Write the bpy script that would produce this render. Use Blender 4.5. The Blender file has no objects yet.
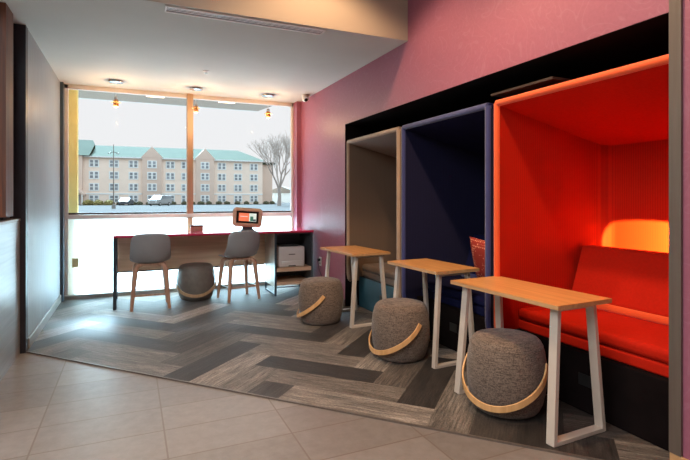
import bpy, bmesh, math, random
from mathutils import Vector, Matrix
random.seed(7)
C = bpy.context.scene.collection
PI = math.pi

# ------------------------------------------------------------------ camera
FPX = 480.0; CAMH = 1.3; YAW = math.radians(24.03); HZ = 198.5
SN, CS = math.sin(YAW), math.cos(YAW)
cd = bpy.data.cameras.new('camera'); cam = bpy.data.objects.new('camera', cd); C.objects.link(cam)
cam.location = (0, 0, CAMH); cam.rotation_euler = (PI/2, 0, -YAW)
cd.sensor_width = 36; cd.lens = FPX/690*36; cd.shift_y = -(230-HZ)/690
cd.clip_end = 600; cd.clip_start = .05
bpy.context.scene.camera = cam
def at(u, d, z=0.0):                       # a point at depth d from the viewpoint along column u
    l = (u-345)/FPX*d
    return Vector((l*CS+d*SN, -l*SN+d*CS, z))

# ------------------------------------------------------------------ materials
def newmat(name):
    m = bpy.data.materials.new(name); m.use_nodes = True
    nt = m.node_tree; b = nt.nodes['Principled BSDF']
    return m, nt, b
def N(nt, t, **k):
    n = nt.nodes.new(t)
    for a, v in k.items():
        if a.startswith('i_'): n.inputs[a[2:].replace('_', ' ')].default_value = v
        else: setattr(n, a, v)
    return n
def mixc(nt, fac, a, b, mode='MIX'):
    n = nt.nodes.new('ShaderNodeMix'); n.data_type = 'RGBA'; n.blend_type = mode
    for i, v in ((0, fac), (6, a), (7, b)):
        if hasattr(v, 'links') or hasattr(v, 'is_linked'): nt.links.new(v, n.inputs[i])
        else: n.inputs[i].default_value = v if i == 0 else (*v, 1)
    return n.outputs[2]
def mat(name, col, rough=.5, metal=0, spec=.5, var=.12, scale=(8, 8, 8), detail=3, bump=0, bscale=None, sheen=0, coat=0):
    """procedural surface: base colour broken up by object-space noise"""
    m, nt, b = newmat(name)
    tc = N(nt, 'ShaderNodeTexCoord'); mp = N(nt, 'ShaderNodeMapping'); mp.inputs['Scale'].default_value = scale
    nt.links.new(tc.outputs['Object'], mp.inputs[0])
    nz = N(nt, 'ShaderNodeTexNoise'); nz.inputs['Scale'].default_value = 1; nz.inputs['Detail'].default_value = detail
    nt.links.new(mp.outputs[0], nz.inputs[0])
    lo = tuple(max(0, c*(1-var)) for c in col); hi = tuple(min(1, c*(1+var)) for c in col)
    mr = N(nt, 'ShaderNodeMapRange'); mr.inputs[1].default_value = .3; mr.inputs[2].default_value = .7
    nt.links.new(nz.outputs[0], mr.inputs[0])
    nt.links.new(mixc(nt, mr.outputs[0], lo, hi), b.inputs['Base Color'])
    b.inputs['Roughness'].default_value = rough; b.inputs['Metallic'].default_value = metal
    b.inputs['Specular IOR Level'].default_value = spec
    b.inputs['Sheen Weight'].default_value = sheen; b.inputs['Coat Weight'].default_value = coat
    if bump:
        n2 = nz
        if bscale:
            mp2 = N(nt, 'ShaderNodeMapping'); mp2.inputs['Scale'].default_value = bscale
            nt.links.new(tc.outputs['Object'], mp2.inputs[0])
            n2 = N(nt, 'ShaderNodeTexNoise'); n2.inputs['Scale'].default_value = 1; n2.inputs['Detail'].default_value = 2
            nt.links.new(mp2.outputs[0], n2.inputs[0])
        bp = N(nt, 'ShaderNodeBump'); bp.inputs['Strength'].default_value = bump; bp.inputs['Distance'].default_value = .004
        nt.links.new(n2.outputs[0], bp.inputs['Height']); nt.links.new(bp.outputs[0], b.inputs['Normal'])
    return m
def glow(name, col, strength):
    m, nt, b = newmat(name)
    b.inputs['Base Color'].default_value = (*col, 1); b.inputs['Emission Color'].default_value = (*col, 1)
    b.inputs['Emission Strength'].default_value = strength
    return m
def wood(name, col, dark, rough=.4, axis='y', s=1.0, coat=0):
    m, nt, b = newmat(name)
    tc = N(nt, 'ShaderNodeTexCoord'); mp = N(nt, 'ShaderNodeMapping')
    sc = {'x': (2, 45, 45), 'y': (45, 2, 45), 'z': (45, 45, 2)}[axis]
    mp.inputs['Scale'].default_value = tuple(q*s for q in sc)
    nt.links.new(tc.outputs['Object'], mp.inputs[0])
    nz = N(nt, 'ShaderNodeTexNoise'); nz.inputs['Scale'].default_value = 1; nz.inputs['Detail'].default_value = 5
    nz.inputs['Distortion'].default_value = .6
    nt.links.new(mp.outputs[0], nz.inputs[0])
    mr = N(nt, 'ShaderNodeMapRange'); mr.inputs[1].default_value = .35; mr.inputs[2].default_value = .68
    nt.links.new(nz.outputs[0], mr.inputs[0])
    nt.links.new(mixc(nt, mr.outputs[0], dark, col), b.inputs['Base Color'])
    b.inputs['Roughness'].default_value = rough; b.inputs['Coat Weight'].default_value = coat
    return m
def weave(name, c1, c2, freq=260, rough=.9, sheen=.2):
    """woven cloth: fine crossed slubs"""
    m, nt, b = newmat(name)
    tc = N(nt, 'ShaderNodeTexCoord')
    outs = []
    for sc in ((freq*.10, freq*.10, freq*1.3), (freq*.5, freq*.5, freq*.5)):
        mp = N(nt, 'ShaderNodeMapping'); mp.inputs['Scale'].default_value = sc
        nt.links.new(tc.outputs['Object'], mp.inputs[0])
        nz = N(nt, 'ShaderNodeTexNoise'); nz.inputs['Scale'].default_value = 1; nz.inputs['Detail'].default_value = 2
        nt.links.new(mp.outputs[0], nz.inputs[0]); outs.append(nz.outputs[0])
    ad = N(nt, 'ShaderNodeMath', operation='ADD'); nt.links.new(outs[0], ad.inputs[0]); nt.links.new(outs[1], ad.inputs[1])
    mr = N(nt, 'ShaderNodeMapRange'); mr.inputs[1].default_value = .8; mr.inputs[2].default_value = 1.2
    nt.links.new(ad.outputs[0], mr.inputs[0])
    nt.links.new(mixc(nt, mr.outputs[0], c1, c2), b.inputs['Base Color'])
    b.inputs['Roughness'].default_value = rough; b.inputs['Sheen Weight'].default_value = sheen
    b.inputs['Specular IOR Level'].default_value = .2
    bp = N(nt, 'ShaderNodeBump'); bp.inputs['Strength'].default_value = .35; bp.inputs['Distance'].default_value = .003
    nt.links.new(ad.outputs[0], bp.inputs['Height']); nt.links.new(bp.outputs[0], b.inputs['Normal'])
    return m
def ribbed(name, col, dark, pitch=.018, rough=.85, sheen=.15):
    """upholstery with narrow vertical channels"""
    m, nt, b = newmat(name)
    tc = N(nt, 'ShaderNodeTexCoord'); sx = N(nt, 'ShaderNodeSeparateXYZ'); nt.links.new(tc.outputs['Object'], sx.inputs[0])
    ad = N(nt, 'ShaderNodeMath', operation='ADD'); nt.links.new(sx.outputs[0], ad.inputs[0]); nt.links.new(sx.outputs[1], ad.inputs[1])
    mu = N(nt, 'ShaderNodeMath', operation='MULTIPLY'); nt.links.new(ad.outputs[0], mu.inputs[0]); mu.inputs[1].default_value = 2*PI/pitch
    si = N(nt, 'ShaderNodeMath', operation='SINE'); nt.links.new(mu.outputs[0], si.inputs[0])
    mr = N(nt, 'ShaderNodeMapRange'); mr.inputs[1].default_value = -1; mr.inputs[2].default_value = -.2
    nt.links.new(si.outputs[0], mr.inputs[0])
    nt.links.new(mixc(nt, mr.outputs[0], dark, col), b.inputs['Base Color'])
    b.inputs['Roughness'].default_value = rough; b.inputs['Sheen Weight'].default_value = sheen
    b.inputs['Specular IOR Level'].default_value = .15
    return m

def wallpaper(name, col, line):
    m, nt, b = newmat(name)
    tc = N(nt, 'ShaderNodeTexCoord')
    nz = N(nt, 'ShaderNodeTexNoise'); nz.inputs['Scale'].default_value = 3.5; nz.inputs['Detail'].default_value = 1; nz.inputs['Distortion'].default_value = 1.2
    nt.links.new(tc.outputs['Object'], nz.inputs[0])
    mu = N(nt, 'ShaderNodeMath', operation='MULTIPLY'); mu.inputs[1].default_value = 55; nt.links.new(nz.outputs[0], mu.inputs[0])
    si = N(nt, 'ShaderNodeMath', operation='SINE'); nt.links.new(mu.outputs[0], si.inputs[0])
    mr = N(nt, 'ShaderNodeMapRange'); mr.inputs[1].default_value = .86; mr.inputs[2].default_value = 1.0
    nt.links.new(si.outputs[0], mr.inputs[0])
    f = N(nt, 'ShaderNodeMath', operation='MULTIPLY'); f.inputs[1].default_value = .14; nt.links.new(mr.outputs[0], f.inputs[0])
    n2 = N(nt, 'ShaderNodeTexNoise'); n2.inputs['Scale'].default_value = 60; nt.links.new(tc.outputs['Object'], n2.inputs[0])
    c2 = mixc(nt, n2.outputs[0], tuple(q*.88 for q in col), tuple(q*1.12 for q in col))
    nt.links.new(mixc(nt, f.outputs[0], c2, line), b.inputs['Base Color'])
    b.inputs['Roughness'].default_value = .46; b.inputs['Specular IOR Level'].default_value = .6
    return m

def tile_mat():
    m, nt, b = newmat('stone_tile')
    tc = N(nt, 'ShaderNodeTexCoord'); sx = N(nt, 'ShaderNodeSeparateXYZ'); nt.links.new(tc.outputs['Object'], sx.inputs[0])
    def cell(out, off, size):
        a = N(nt, 'ShaderNodeMath', operation='SUBTRACT'); nt.links.new(out, a.inputs[0]); a.inputs[1].default_value = off
        d = N(nt, 'ShaderNodeMath', operation='DIVIDE'); nt.links.new(a.outputs[0], d.inputs[0]); d.inputs[1].default_value = size
        fl = N(nt, 'ShaderNodeMath', operation='FLOOR'); nt.links.new(d.outputs[0], fl.inputs[0])
        r = N(nt, 'ShaderNodeMath', operation='PINGPONG'); nt.links.new(d.outputs[0], r.inputs[0]); r.inputs[1].default_value = .5
        s = N(nt, 'ShaderNodeMath', operation='MULTIPLY'); nt.links.new(r.outputs[0], s.inputs[0]); s.inputs[1].default_value = size
        return fl.outputs[0], s.outputs[0]
    cx, dx = cell(sx.outputs[0], -.475, .645); cy, dy = cell(sx.outputs[1], 2.549, .3223)
    mn = N(nt, 'ShaderNodeMath', operation='MINIMUM'); nt.links.new(dx, mn.inputs[0]); nt.links.new(dy, mn.inputs[1])
    gr = N(nt, 'ShaderNodeMath', operation='LESS_THAN'); nt.links.new(mn.outputs[0], gr.inputs[0]); gr.inputs[1].default_value = .0045
    cb = N(nt, 'ShaderNodeCombineXYZ'); nt.links.new(cx, cb.inputs[0]); nt.links.new(cy, cb.inputs[1])
    wn = N(nt, 'ShaderNodeTexWhiteNoise'); nt.links.new(cb.outputs[0], wn.inputs[0])
    nz = N(nt, 'ShaderNodeTexNoise'); nz.inputs['Scale'].default_value = 14; nz.inputs['Detail'].default_value = 8; nz.inputs['Roughness'].default_value = .7
    nt.links.new(tc.outputs['Object'], nz.inputs[0])
    ad = N(nt, 'ShaderNodeMath', operation='MULTIPLY_ADD'); nt.links.new(wn.outputs[0], ad.inputs[0]); ad.inputs[1].default_value = .3; nt.links.new(nz.outputs[0], ad.inputs[2])
    mr = N(nt, 'ShaderNodeMapRange'); mr.inputs[1].default_value = .35; mr.inputs[2].default_value = .95; nt.links.new(ad.outputs[0], mr.inputs[0])
    c = mixc(nt, mr.outputs[0], TILE_A, TILE_B)
    nt.links.new(mixc(nt, gr.outputs[0], c, GROUT), b.inputs['Base Color'])
    b.inputs['Roughness'].default_value = .40; b.inputs['Specular IOR Level'].default_value = .75
    bp = N(nt, 'ShaderNodeBump'); bp.inputs['Strength'].default_value = .15; bp.inputs['Distance'].default_value = .002
    nt.links.new(nz.outputs[0], bp.inputs['Height']); nt.links.new(bp.outputs[0], b.inputs['Normal'])
    return m
TILE_A = (.165, .138, .121); TILE_B = (.262, .224, .200); GROUT = (.15, .11, .085)

def carpet_mat():
    m, nt, b = newmat('carpet_plank')
    at_ = N(nt, 'ShaderNodeAttribute', attribute_name='plank')
    uv = N(nt, 'ShaderNodeUVMap', uv_map='UVMap')
    def layer(sc, lo, hi, det=4):
        mp = N(nt, 'ShaderNodeMapping'); mp.inputs['Scale'].default_value = sc; nt.links.new(uv.outputs[0], mp.inputs[0])
        nz = N(nt, 'ShaderNodeTexNoise'); nz.inputs['Scale'].default_value = 1; nz.inputs['Detail'].default_value = det; nz.inputs['Roughness'].default_value = .7
        nt.links.new(mp.outputs[0], nz.inputs[0])
        mr = N(nt, 'ShaderNodeMapRange'); mr.inputs[1].default_value = .33; mr.inputs[2].default_value = .67; mr.inputs[3].default_value = lo; mr.inputs[4].default_value = hi
        nt.links.new(nz.outputs[0], mr.inputs[0]); return nz, mr.outputs[0]
    nz, a = layer((6, 75, 1), .35, 1.65); _, c2 = layer((1.2, 11, 1), .65, 1.35, 2); _, d = layer((60, 160, 1), .6, 1.4, 2)
    v = at_.outputs['Color']
    for f in (a, c2, d):
        w = N(nt, 'ShaderNodeVectorMath', operation='SCALE'); nt.links.new(v, w.inputs[0]); nt.links.new(f, w.inputs['Scale']); v = w.outputs[0]
    nt.links.new(v, b.inputs['Base Color'])
    b.inputs['Roughness'].default_value = .58; b.inputs['Specular IOR Level'].default_value = .45
    b.inputs['Sheen Weight'].default_value = .12; b.inputs['Sheen Roughness'].default_value = .35
    bp = N(nt, 'ShaderNodeBump'); bp.inputs['Strength'].default_value = .5; bp.inputs['Distance'].default_value = .003
    nt.links.new(nz.outputs[0], bp.inputs['Height']); nt.links.new(bp.outputs[0], b.inputs['Normal'])
    return m

def glass_mat(name, tint=(1, 1, 1)):
    m = bpy.data.materials.new(name); m.use_nodes = True; nt = m.node_tree; nt.nodes.clear()
    o = N(nt, 'ShaderNodeOutputMaterial'); mx = N(nt, 'ShaderNodeMixShader'); tr = N(nt, 'ShaderNodeBsdfTransparent'); gl = N(nt, 'ShaderNodeBsdfGlossy')
    tr.inputs[0].default_value = (*tint, 1); gl.inputs['Roughness'].default_value = .02
    fr = N(nt, 'ShaderNodeFresnel'); fr.inputs[0].default_value = 1.12
    nt.links.new(fr.outputs[0], mx.inputs[0]); nt.links.new(tr.outputs[0], mx.inputs[1]); nt.links.new(gl.outputs[0], mx.inputs[2]); nt.links.new(mx.outputs[0], o.inputs[0])
    return m
def frosted_mat(name, col):
    m = bpy.data.materials.new(name); m.use_nodes = True; nt = m.node_tree; nt.nodes.clear()
    o = N(nt, 'ShaderNodeOutputMaterial'); mx = N(nt, 'ShaderNodeMixShader'); tr = N(nt, 'ShaderNodeBsdfTranslucent'); df = N(nt, 'ShaderNodeBsdfDiffuse')
    tc = N(nt, 'ShaderNodeTexCoord'); nz = N(nt, 'ShaderNodeTexNoise'); nz.inputs['Scale'].default_value = 3
    nt.links.new(tc.outputs['Object'], nz.inputs[0]); c = mixc(nt, nz.outputs[0], tuple(q*.96 for q in col), col)
    nt.links.new(c, tr.inputs[0]); nt.links.new(c, df.inputs[0]); mx.inputs[0].default_value = .06
    nt.links.new(tr.outputs[0], mx.inputs[1]); nt.links.new(df.outputs[0], mx.inputs[2]); nt.links.new(mx.outputs[0], o.inputs[0])
    return m

M = {}
M['tile'] = tile_mat()
M['carpet'] = carpet_mat()
M['plum'] = wallpaper('plum_wallpaper', (.335, .108, .165), (.50, .27, .34))
M['blue_paper'] = mat('blue_grey_wallpaper', (.27, .30, .32), .5, var=.07, scale=(5, 30, 3), detail=5)
M['ceil'] = mat('ceiling_paint', (.58, .57, .51), .8, var=.03, scale=(2, 2, 2))
M['bulk_lit'] = mat('warm_lit_ceiling_paint', (.42, .34, .27), .8, var=.03, scale=(2, 2, 2))  # ceiling paint again, with the lamps' warm tint put into its colour
M['lobby'] = mat('lobby_wall_paint', (.55, .48, .42), .9, var=.04)
M['dark_post'] = mat('dark_post_paint', (.022, .022, .034), .45, var=.15)
M['slate_post'] = mat('slate_post_paint', (.05, .08, .11), .45, var=.15)
M['brown_wood'] = wood('brown_stained_wood', (.15, .045, .016), (.06, .018, .008), .6, 'z', .6)
M['grey_panel'] = wood('grey_laminate_panel', (.27, .28, .29), (.21, .22, .23), .35, 'y', .8)
M['niche'] = mat('black_niche_paint', (.008, .005, .005), .9, spec=.08, var=.2)
M['trim_metal'] = mat('brushed_trim_metal', (.20, .165, .14), .4, .6, var=.1, scale=(40, 40, 2))
M['frame'] = mat('window_frame_metal', (.68, .64, .61), .45, 0, var=.05)
M['mull'] = mat('bronze_mullion', (.42, .28, .18), .55, 0, var=.1, scale=(30, 30, 2))
M['sill'] = mat('dark_bronze_sill', (.12, .075, .055), .6, var=.4, scale=(30, 30, 30))  # strong mottling paints the ledge's bumpy shadow into the brown
M['grey_sill'] = mat('grey_aluminium_sill', (.30, .29, .27), .4, .3, var=.05)
M['glass'] = glass_mat('clear_glass')
M['frost'] = frosted_mat('frosted_white_glass', (.97, .97, .95))
M['table_top'] = wood('oak_laminate', (.74, .36, .12), (.60, .26, .08), .35, 'y', 1)
M['table_edge'] = wood('oak_edge_band', (.62, .36, .17), (.50, .27, .12), .5, 'y', 1)
M['leg_metal'] = mat('cream_powder_coat', (.62, .53, .45), .35, .0, var=.04)
M['pouf'] = weave('taupe_tweed', (.085, .060, .046), (.25, .185, .145))
M['pouf2'] = mat('dark_grey_leather', (.20, .185, .165), .45, var=.1, scale=(20, 20, 20), bump=.1)
M['bent'] = wood('bent_birch', (.80, .46, .20), (.66, .34, .13), .35, 'z', .5)
M['bent2'] = wood('bent_ash', (.62, .42, .25), (.50, .32, .18), .35, 'z', .5)
M['shell'] = mat('grey_moulded_shell', (.37, .38, .39), .55, var=.05)
M['stool_wood'] = wood('walnut_stool_wood', (.66, .40, .27), (.50, .28, .18), .4, 'z', 1)
M['steel'] = mat('brushed_steel', (.55, .55, .55), .3, .9, var=.05)
M['chrome'] = mat('satin_chrome', (.7, .68, .66), .22, 1, var=.03)
M['red_lam'] = mat('red_gloss_laminate', (.70, .035, .10), .18, var=.04, coat=.6)
M['desk_metal'] = mat('dark_teal_metal', (.045, .065, .085), .4, .3, var=.1)
M['desk_wood'] = wood('pale_oak_panel', (.80, .58, .40), (.66, .45, .30), .45, 'x', .6)
M['cab_side'] = wood('pale_cabinet_side', (.62, .55, .46), (.5, .44, .36), .4, 'z', .6)
M['cab_dark'] = mat('charcoal_cabinet', (.085, .092, .10), .5, var=.1)
M['printer'] = mat('printer_plastic', (.70, .67, .64), .45, var=.03)
M['printer_dark'] = mat('printer_slot', (.05, .05, .05), .6)
M['white'] = mat('white_plastic', (.75, .73, .70), .4, var=.03)
M['yplate'] = mat('cream_outlet_plate', (.72, .60, .30), .4, var=.03)
M['black'] = mat('black_plastic', (.015, .014, .014), .4)
M['blackgl'] = mat('black_gloss', (.006, .006, .007), .12)
M['vent_white'] = mat('vent_enamel', (.95, .92, .88), .5, var=.02)
M['amber'] = mat('amber_glass_sleeve', (.80, .42, .15), .2, var=.1)
M['bulb'] = glow('lit_bulb', (1, .68, .35), 2)
M['lamp_on'] = glow('downlight_diffuser', (1, .75, .5), 3)
M['red'] = ribbed('red_channel_cloth', (.52, .014, .0025), (.40, .010, .002), sheen=0)
M['red_plain'] = mat('red_wool', (.52, .014, .003), .85, spec=.15, var=.06, scale=(60, 60, 60), sheen=.0, bump=.1)
M['lit_red_edge'] = mat('lit_red_edge_cloth', (.85, .10, .012), .7, var=.04, sheen=.3)  # red edge cloth with its lamplit orange put into the colour
M['navy'] = ribbed('navy_channel_cloth', (.008, .008, .044), (.005, .005, .028))
M['navy_plain'] = mat('navy_wool', (.008, .010, .046), .9, spec=.1, var=.1)
M['navy_edge'] = mat('navy_edge_cloth', (.03, .036, .15), .7, var=.1, sheen=.4)
M['taupe'] = ribbed('taupe_channel_cloth', (.20, .135, .095), (.17, .115, .08))
M['taupe_plain'] = mat('taupe_wool', (.21, .145, .11), .85, var=.1, scale=(60, 60, 60), sheen=.2)
M['taupe_edge'] = mat('tan_edge_cloth', (.42, .28, .19), .7, var=.1, sheen=.2)
M['reflect_teal'] = mat('teal_window_reflection', (.035, .11, .15), .25, var=.1)  # window's reflection on a dark plinth, painted as a teal base colour
M['smoke'] = mat('dark_brown_board', (.045, .028, .022), .5, var=.1)
M['yellow'] = mat('yellow_painted_steel', (.95, .74, .26), .5, var=.03)

# ------------------------------------------------------------------ mesh helpers
class MB:
    def __init__(s): s.v = []; s.f = []; s.mi = []
    def add(s, vs, fs, mi=0):
        n = len(s.v); s.v += [tuple(v) for v in vs]; s.f += [tuple(i+n for i in f) for f in fs]; s.mi += [mi]*len(fs); return s
    def box(s, x0, x1, y0, y1, z0, z1, mi=0, M4=None):
        vs = [Vector(p) for p in ((x0,y0,z0),(x1,y0,z0),(x1,y1,z0),(x0,y1,z0),(x0,y0,z1),(x1,y0,z1),(x1,y1,z1),(x0,y1,z1))]
        if M4: vs = [M4 @ v for v in vs]
        return s.add(vs, [(0,3,2,1),(4,5,6,7),(0,1,5,4),(1,2,6,5),(2,3,7,6),(3,0,4,7)], mi)
    def prism(s, pts, a, b, plane='xy', mi=0):
        """polygon (list of 2D) extruded from a to b along the remaining axis"""
        def mk(p, t):
            return {'xy': (p[0], p[1], t), 'xz': (p[0], t, p[1]), 'yz': (t, p[0], p[1])}[plane]
        n = len(pts); vs = [mk(p, a) for p in pts]+[mk(p, b) for p in pts]
        fs = [tuple(range(n-1, -1, -1)), tuple(range(n, 2*n))]+[(i, (i+1) % n, n+(i+1) % n, n+i) for i in range(n)]
        return s.add(vs, fs, mi)
    def lathe(s, prof, seg=32, c=(0, 0), M4=None, mi=0):
        vs = []; fs = []
        for r, z in prof:
            for k in range(seg):
                a = 2*PI*k/seg; vs.append(Vector((c[0]+r*math.cos(a), c[1]+r*math.sin(a), z)))
        if M4: vs = [M4 @ v for v in vs]
        for i in range(len(prof)-1):
            for k in range(seg):
                k2 = (k+1) % seg; fs.append((i*seg+k, i*seg+k2, (i+1)*seg+k2, (i+1)*seg+k))
        fs.append(tuple(range(seg-1, -1, -1))); fs.append(tuple(range((len(prof)-1)*seg, len(prof)*seg)))
        return s.add(vs, fs, mi)
    def tube(s, pts, r, seg=10, mi=0):
        pts = [Vector(p) for p in pts]; rs = r if isinstance(r, (list, tuple)) else [r]*len(pts)
        vs = []; up = None
        for i, p in enumerate(pts):
            t = (pts[min(i+1, len(pts)-1)]-pts[max(i-1, 0)]).normalized()
            if up is None:
                up = Vector((0, 0, 1)) if abs(t.z) < .9 else Vector((1, 0, 0))
            a = t.cross(up).normalized(); bb = a.cross(t).normalized(); up = bb
            for k in range(seg):
                q = 2*PI*k/seg; vs.append(p+(a*math.cos(q)+bb*math.sin(q))*rs[i])
        fs = []
        for i in range(len(pts)-1):
            for k in range(seg):
                k2 = (k+1) % seg; fs.append((i*seg+k, i*seg+k2, (i+1)*seg+k2, (i+1)*seg+k))
        fs.append(tuple(range(seg-1, -1, -1))); n = (len(pts)-1)*seg; fs.append(tuple(range(n, n+seg)))
        return s.add(vs, fs, mi)
    def bar(s, a, b, w, h, up=(0, 0, 1), w2=None, h2=None, mi=0):
        """rectangular bar from a to b; w across, h along 'up'"""
        a, b = Vector(a), Vector(b); t = (b-a).normalized(); u = Vector(up); x = t.cross(u).normalized(); u = x.cross(t).normalized()
        w2 = w if w2 is None else w2; h2 = h if h2 is None else h2
        vs = [a+x*sx*w/2+u*sy*h/2 for sx, sy in ((-1,-1),(1,-1),(1,1),(-1,1))]+[b+x*sx*w2/2+u*sy*h2/2 for sx, sy in ((-1,-1),(1,-1),(1,1),(-1,1))]
        return s.add(vs, [(0,3,2,1),(4,5,6,7),(0,1,5,4),(1,2,6,5),(2,3,7,6),(3,0,4,7)], mi)
    def build(s, name, mats, parent=None, bevel=0, bseg=2, smooth=False, kind=None, label=None, sub=0):
        me = bpy.data.meshes.new(name); me.from_pydata(s.v, [], s.f); me.update()
        bm = bmesh.new(); bm.from_mesh(me)
        bmesh.ops.recalc_face_normals(bm, faces=bm.faces)
        bm.to_mesh(me); bm.free()
        for m in (mats if isinstance(mats, (list, tuple)) else [mats]): me.materials.append(m)
        for p, i in zip(me.polygons, s.mi): p.material_index = i; p.use_smooth = smooth
        o = bpy.data.objects.new(name, me); C.objects.link(o)
        if bevel:
            md = o.modifiers.new('bevel', 'BEVEL'); md.width = bevel; md.segments = bseg; md.limit_method = 'ANGLE'; md.angle_limit = math.radians(40)
            md.harden_normals = True
            for p in me.polygons: p.use_smooth = True
        if smooth and not bevel:
            md = o.modifiers.new('ws', 'EDGE_SPLIT'); md.split_angle = math.radians(45)
        if sub:
            md = o.modifiers.new('sub', 'SUBSURF'); md.levels = sub; md.render_levels = sub
        if parent: o.parent = parent
        if kind: o['kind'] = kind
        if label: o['label'] = label
        return o
def tag(o, label, cat, group=None, kind=None):
    o['label'] = label; o['category'] = cat
    if group: o['group'] = group
    if kind: o['kind'] = kind
    return o
def thing(name, label, cat, loc=(0, 0, 0), rz=0, group=None, kind=None):
    o = bpy.data.objects.new(name, None); C.objects.link(o); o.location = loc; o.rotation_euler = (0, 0, rz); o.empty_display_size = .1
    return tag(o, label, cat, group, kind)
def dup(root, loc=None, rz=None, label=None):
    r = root.copy(); C.objects.link(r)
    if loc is not None: r.location = loc
    if rz is not None: r.rotation_euler = (0, 0, rz)
    if label: r['label'] = label
    for ch in list(root.children):
        c = ch.copy(); C.objects.link(c); c.parent = r
        for g in list(ch.children):
            d = g.copy(); C.objects.link(d); d.parent = c
    return r
def struct(name, mb, m, parent=None, **k):
    return mb.build(name, m, parent, kind=None if parent else 'structure', **k)
def rbox(sx, sy, sz, r=.03, seg=3, bulge=0):
    """rounded cushion centred on x/y, z from 0"""
    bm = bmesh.new(); bmesh.ops.create_cube(bm, size=1)
    bmesh.ops.scale(bm, vec=(sx, sy, sz), verts=bm.verts); bmesh.ops.translate(bm, vec=(0, 0, sz/2), verts=bm.verts)
    bmesh.ops.bevel(bm, geom=list(bm.edges), offset=r, segments=seg, profile=.5, affect='EDGES')
    mb = MB(); vs = [v.co.copy() for v in bm.verts]
    mb.add(vs, [tuple(v.index for v in f.verts) for f in bm.faces]); bm.free(); return mb
def xf(mb, M4):
    mb.v = [tuple(M4 @ Vector(v)) for v in mb.v]; return mb

# ------------------------------------------------------------------ the room
WR = 2.344; WL = -.81; YW = 7.05; ZC = 2.76; ZH = 3.6; YB = 3.83
ex0, ey0 = -.82, 4.816; ex1, ey1 = 2.36, 1.402            # carpet / tile seam
def seam(x): return ey0+(x-ex0)*(ey1-ey0)/(ex1-ex0)
struct('floor', MB().prism([(-6.2, -4.2), (3.6, -4.2), (3.6, 1.402), (2.36, 1.402), (-.83, seam(-.83)), (-.83, 7.2), (-6.2, 7.2)], -.12, 0), M['tile'])
# carpet planks
def clip(poly, a, b):
    out = []
    def side(p): return (b[0]-a[0])*(p[1]-a[1])-(b[1]-a[1])*(p[0]-a[0])
    for i in range(len(poly)):
        p, q = poly[i], poly[(i+1) % len(poly)]; sp, sq = side(p), side(q)
        if sp >= 0: out.append(p)
        if (sp > 0 and sq < 0) or (sp < 0 and sq > 0):
            t = sp/(sp-sq); out.append((p[0]+(q[0]-p[0])*t, p[1]+(q[1]-p[1])*t))
    return out
def carpet():
    A = math.radians(-46.5); w = .242; o0, o1 = .10726, .02855
    region = [(-.83, seam(-.83)), (2.36, 1.402), (3.55, 1.402), (3.55, YW), (-.83, YW)]
    def W(i, j):
        p, q = o0+i*w, o1+j*w
        return (p*math.cos(A)-q*math.sin(A), p*math.sin(A)+q*math.cos(A))
    pal = [(.022, .017, .014), (.038, .030, .025), (.075, .060, .049), (.14, .116, .095), (.20, .168, .14), (.25, .21, .178)]
    rnd = random.Random(11)
    fixed = PLANKS
    verts = []; faces = []; cols = []; uvs = []
    for i in range(-40, 30):
        for j in range(-10, 50):
            k = (i+j-4) % 8
            if k == 0: key = ('h', i, j); rect = (i, j, i+4, j+1)
            elif k == 4: key = ('v', i, j); rect = (i, j, i+1, j+4)
            else: continue
            x0, y0, x1, y1 = rect; e = .0
            poly = [W(x0, y0), W(x1, y0), W(x1, y1), W(x0, y1)]
            c = rnd.choice(pal); off = rnd.random()*50
            for a_ in range(len(region)):
                poly = clip(poly, region[a_], region[(a_+1) % len(region)])
                if len(poly) < 3: break
            if len(poly) < 3: continue
            if key in fixed: c = pal[fixed[key]]
            n = len(verts); verts += [(p[0], p[1], .008) for p in poly]; faces.append(tuple(range(n, n+len(poly)))); cols.append(c)
            L = []
            for p in poly:
                a2 = p[0]*math.cos(A)+p[1]*math.sin(A); b2 = -p[0]*math.sin(A)+p[1]*math.cos(A)
                L.append((a2+off, b2+off) if key[0] == 'h' else (b2+off, a2+off))
            uvs.append(L)
    # underside slab so the carpet has thickness
    n = len(verts); m_ = len(region)
    verts += [(p[0], p[1], -.12) for p in region]+[(p[0], p[1], .0078) for p in region]
    faces.append(tuple(range(n+m_-1, n-1, -1))); cols.append(pal[1]); uvs.append([(0, 0)]*m_)
    for i in range(m_):
        j = (i+1) % m_; faces.append((n+i, n+j, n+m_+j, n+m_+i)); cols.append(pal[1]); uvs.append([(0, 0)]*4)
    me = bpy.data.meshes.new('carpet'); me.from_pydata(verts, [], faces); me.materials.append(M['carpet'])
    ul = me.uv_layers.new(name='UVMap'); ca = me.color_attributes.new('plank', 'FLOAT_COLOR', 'CORNER')
    ul = me.uv_layers['UVMap']; ca = me.color_attributes['plank']
    for p, c, L in zip(me.polygons, cols, uvs):
        for li, q in zip(p.loop_indices, L):
            ul.data[li].uv = q; ca.data[li].color = (*c, 1)
    o = bpy.data.objects.new('floor_carpet', me); C.objects.link(o); o['kind'] = 'structure'
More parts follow.
